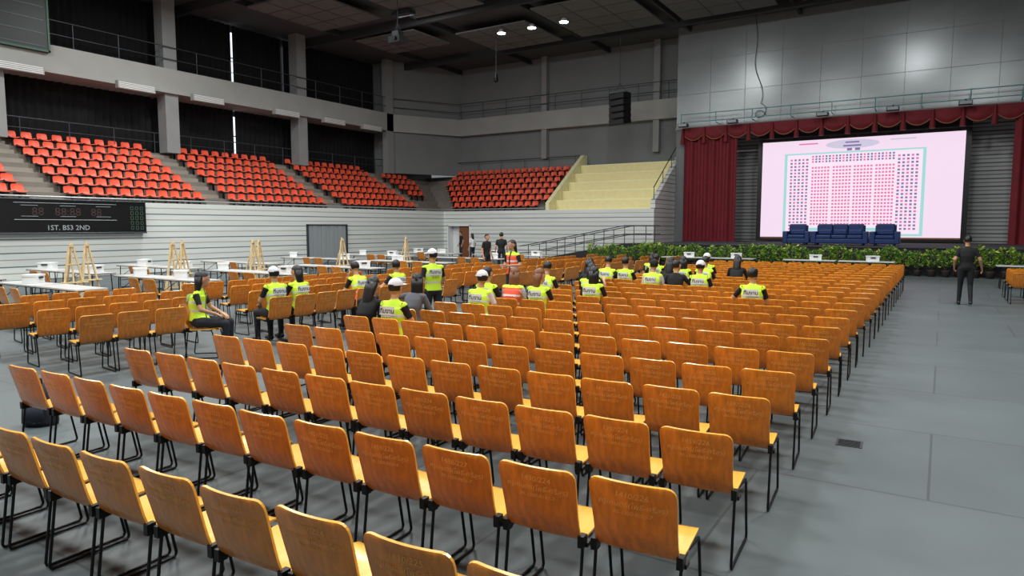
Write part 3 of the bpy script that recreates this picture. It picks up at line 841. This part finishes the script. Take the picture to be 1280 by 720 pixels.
def seated(lean=0.0, dz=0, elL=None, wrL=None, elR=None, wrR=None):
    return dict(P=(0,-.09,.555), C=(0,-.125+lean*.5,.84), N=(0,-.10+lean,1.05), H=(0,-.07+lean*1.25,1.19),
        Lsh=(-.175,-.11+lean*.9,1.0), Rsh=(.175,-.11+lean*.9,1.0),
        Lel=elL or (-.235,-.03+lean,.75), Rel=elR or (.235,-.03+lean,.75), Lwr=wrL or (-.13,.19+lean*.3,.67), Rwr=wrR or (.13,.19+lean*.3,.67),
        Lhp=(-.09,-.07,.545), Rhp=(.09,-.07,.545), Lkn=(-.12,.34,.52), Rkn=(.12,.34,.52), Lan=(-.12,.33,.085), Ran=(.12,.33,.085),
        Lin=(0,0,-1), Rin=(0,0,-1))
def standing(stride=0, wrL=None, elL=None, wrR=None, elR=None):
    s = stride
    return dict(P=(0,0,.93), C=(0,-.01,1.22), N=(0,0,1.45), H=(0,.03,1.595), Lsh=(-.18,0,1.395), Rsh=(.18,0,1.395),
        Lel=elL or (-.235,-.03-s*.3,1.12), Rel=elR or (.235,-.03+s*.3,1.12), Lwr=wrL or (-.25,.05-s*.3,.88), Rwr=wrR or (.25,.05+s*.5,.88),
        Lhp=(-.09,0,.91), Rhp=(.09,0,.91), Lkn=(-.1,.03+s*.5,.5), Rkn=(.1,.03-s*.2,.5), Lan=(-.11,-.02+s,.085), Ran=(.11,-.02-s,.085+abs(s)*.2))
sp_ = 'seated_person_mesh'; st_ = 'standing_person_mesh'
S = {}
S['vcap'] = person(sp_, seated(.02), vest='lime', cap='whitecl')
S['vlong'] = person(sp_, seated(.05), vest='lime', longhair=True, female=True, hyaw=.4)
S['blong'] = person(sp_, seated(.12), top='blk', longhair=True, female=True, hpitch=-.25, longsleeve=True)
S['bshort'] = person(sp_, seated(.06, elR=(.3, .02, .8), wrR=(.2,.24,.9)), top='blk', hyaw=-.5)
S['grey'] = person(sp_, seated(.1, elL=(-.42, .12, .93), wrL=(-.55, .28, .98)), top='greycl', female=True, longhair=True, hyaw=.5, longsleeve=True)
S['vmix'] = person(sp_, seated(.14), vest='mix', hpitch=-.3)
S['pink'] = person(sp_, seated(.08), vest='orange', top='whitecl', hair='hairbr', longhair=True, female=True, hyaw=.3, sign=False)
S['vbr'] = person(sp_, seated(.04), vest='lime', hair='hairbr', longhair=True, female=True, hyaw=-.5)
S['vshort'] = person(sp_, seated(.0, elL=(-.33,-.05,.78), wrL=(-.42,.17,.74)), vest='lime', hyaw=-.3)
S['bcap'] = person(sp_, seated(.06), top='whitecl', cap='blk', vest='mix', hyaw=.6)
S['wht'] = person(sp_, seated(.05), top='whitecl', vest='lime', cap='whitecl', hyaw=.9)
T_ = {}
T_['vcap'] = person(st_, standing(.05, elR=(.25,.05,1.13), wrR=(.15,.27,1.1)), vest='lime', cap='whitecl', hyaw=.4)
T_['vfem'] = person(st_, standing(.0, elL=(-.24,0,1.15), wrL=(-.07,.24,1.14), elR=(.24,0,1.15), wrR=(.07,.26,1.1)), vest='orange', longhair=True, female=True, top='blk', sign=False)
T_['walk'] = person(st_, standing(.12, elR=(.27,-.02,1.13), wrR=(.33,.12,.93), elL=(-.25,-.06,1.13), wrL=(-.24,.1,.95)), top='blk', pants='blk')
T_['blk'] = person(st_, standing(.03), top='blk', pants='jeans')
T_['wht'] = person(st_, standing(.03), top='whitecl', pants='jeans', female=True, longhair=True)

main = [c for c in chairs]
used = set()
def sit(x, y, kind, extra=0):
    best = None
    for c in main:
        if c.name in used: continue
        d = (c.location.x-x)**2+(c.location.y-y)**2
        if best is None or d < best[0]: best = (d, c)
    c = best[1]; used.add(c.name)
    inst('seated_person', S[kind], c.location, c.rotation_euler.z+extra)
for (x, y, k) in ((-6.2,6.4,'vcap'),(-6.4,7.1,'blong'),(-6.5,7.9,'grey'),(-6.0,8.6,'wht'),(-6.5,9.9,'vshort'),(-5.9,9.9,'pink'),(-5.4,10.0,'vbr'),
                  (-5.1,10.9,'vlong'),(-6.4,13.2,'blong'),(-6.1,12.4,'bshort'),(-5.6,12.0,'vlong'),(-6.4,14.5,'vmix'),(-5.9,14.7,'vshort'),(-5.3,13.7,'bcap'),(-4.7,13.4,'bshort'),
                  (-4.9,14.8,'blong'),(-4.2,16.3,'blong'),(-2.65,11.6,'vshort'),(-5.3,15.7,'vlong'),(-4.4,15.6,'vmix'),(-5.9,16.6,'vshort'),(-6.5,11.2,'vmix'),
                  (-9.7,7.7,'vcap'),(-9.7,8.3,'vlong'),(-9.6,9.6,'vmix'),(-9.6,10.4,'vshort'),(-4.3,13.6,'vcap'),(-6.5,17.5,'vlong'),(-5.0,17.6,'vcap')):
    sit(x, y, k)
o = put_chair(-9.55, 6.25, math.radians(-50)); inst('seated_person', S['vlong'], o.location, math.radians(-50))
def stand(x, y, k, rz, sc=1): inst('standing_person', T_[k], (x, y, 0), rz, sc)
stand(.54, 20.7, 'walk', math.radians(5), 1.03)
stand(-7.6, 9.4, 'vcap', math.radians(60), .93)
stand(-8.2, 13.0, 'vfem', math.radians(170), .99)
stand(-14.6, 21.3, 'blk', math.radians(-100), 1.0)
stand(-15.9, 24.3, 'blk', math.radians(30), 1.02)
stand(-21.5, 30, 'wht', math.radians(80), .95)
stand(-25.6, 34.5, 'blk', math.radians(150), .98)
# backpack on the floor beside the near row
mb = MB(); mb.loft([((0,0,0),.17,.11),((0,0,.05),.18,.12),((0,0,.3),.16,.1),((0,0,.42),.09,.06)], 'bag', 16)
mb.loft([((0,-.1,.04),.12,.05),((0,-.1,.22),.11,.04)], 'bag', 12)
mb.path([(-.04,0,.41),(-.03,0,.47),(.03,0,.47),(.04,0,.41)], .008, 'black')
for s in (-1, 1): mb.path([(s*.08,.08,.38),(s*.1,.14,.25),(s*.09,.1,.06)], .015, 'black')
mb.obj('backpack', (-7.65, 3.15, 0), .5)

# ------------------------------------------------------------ world & camera
wd = bpy.data.worlds.new('world'); scene.world = wd; wd.use_nodes = True
wd.node_tree.nodes['Background'].inputs[0].default_value = (.6, .65, .7, 1); wd.node_tree.nodes['Background'].inputs[1].default_value = .3
cam = bpy.data.cameras.new('camera'); co = bpy.data.objects.new('camera', cam); col.objects.link(co)
co.location = (0, 0, 2.0); co.rotation_euler = (math.radians(90-5.17), 0, math.radians(32.3))
cam.sensor_width = 36; cam.lens = 23.9; cam.clip_end = 200; cam.clip_start = .05
scene.camera = co
print('chairs', len(chairs))
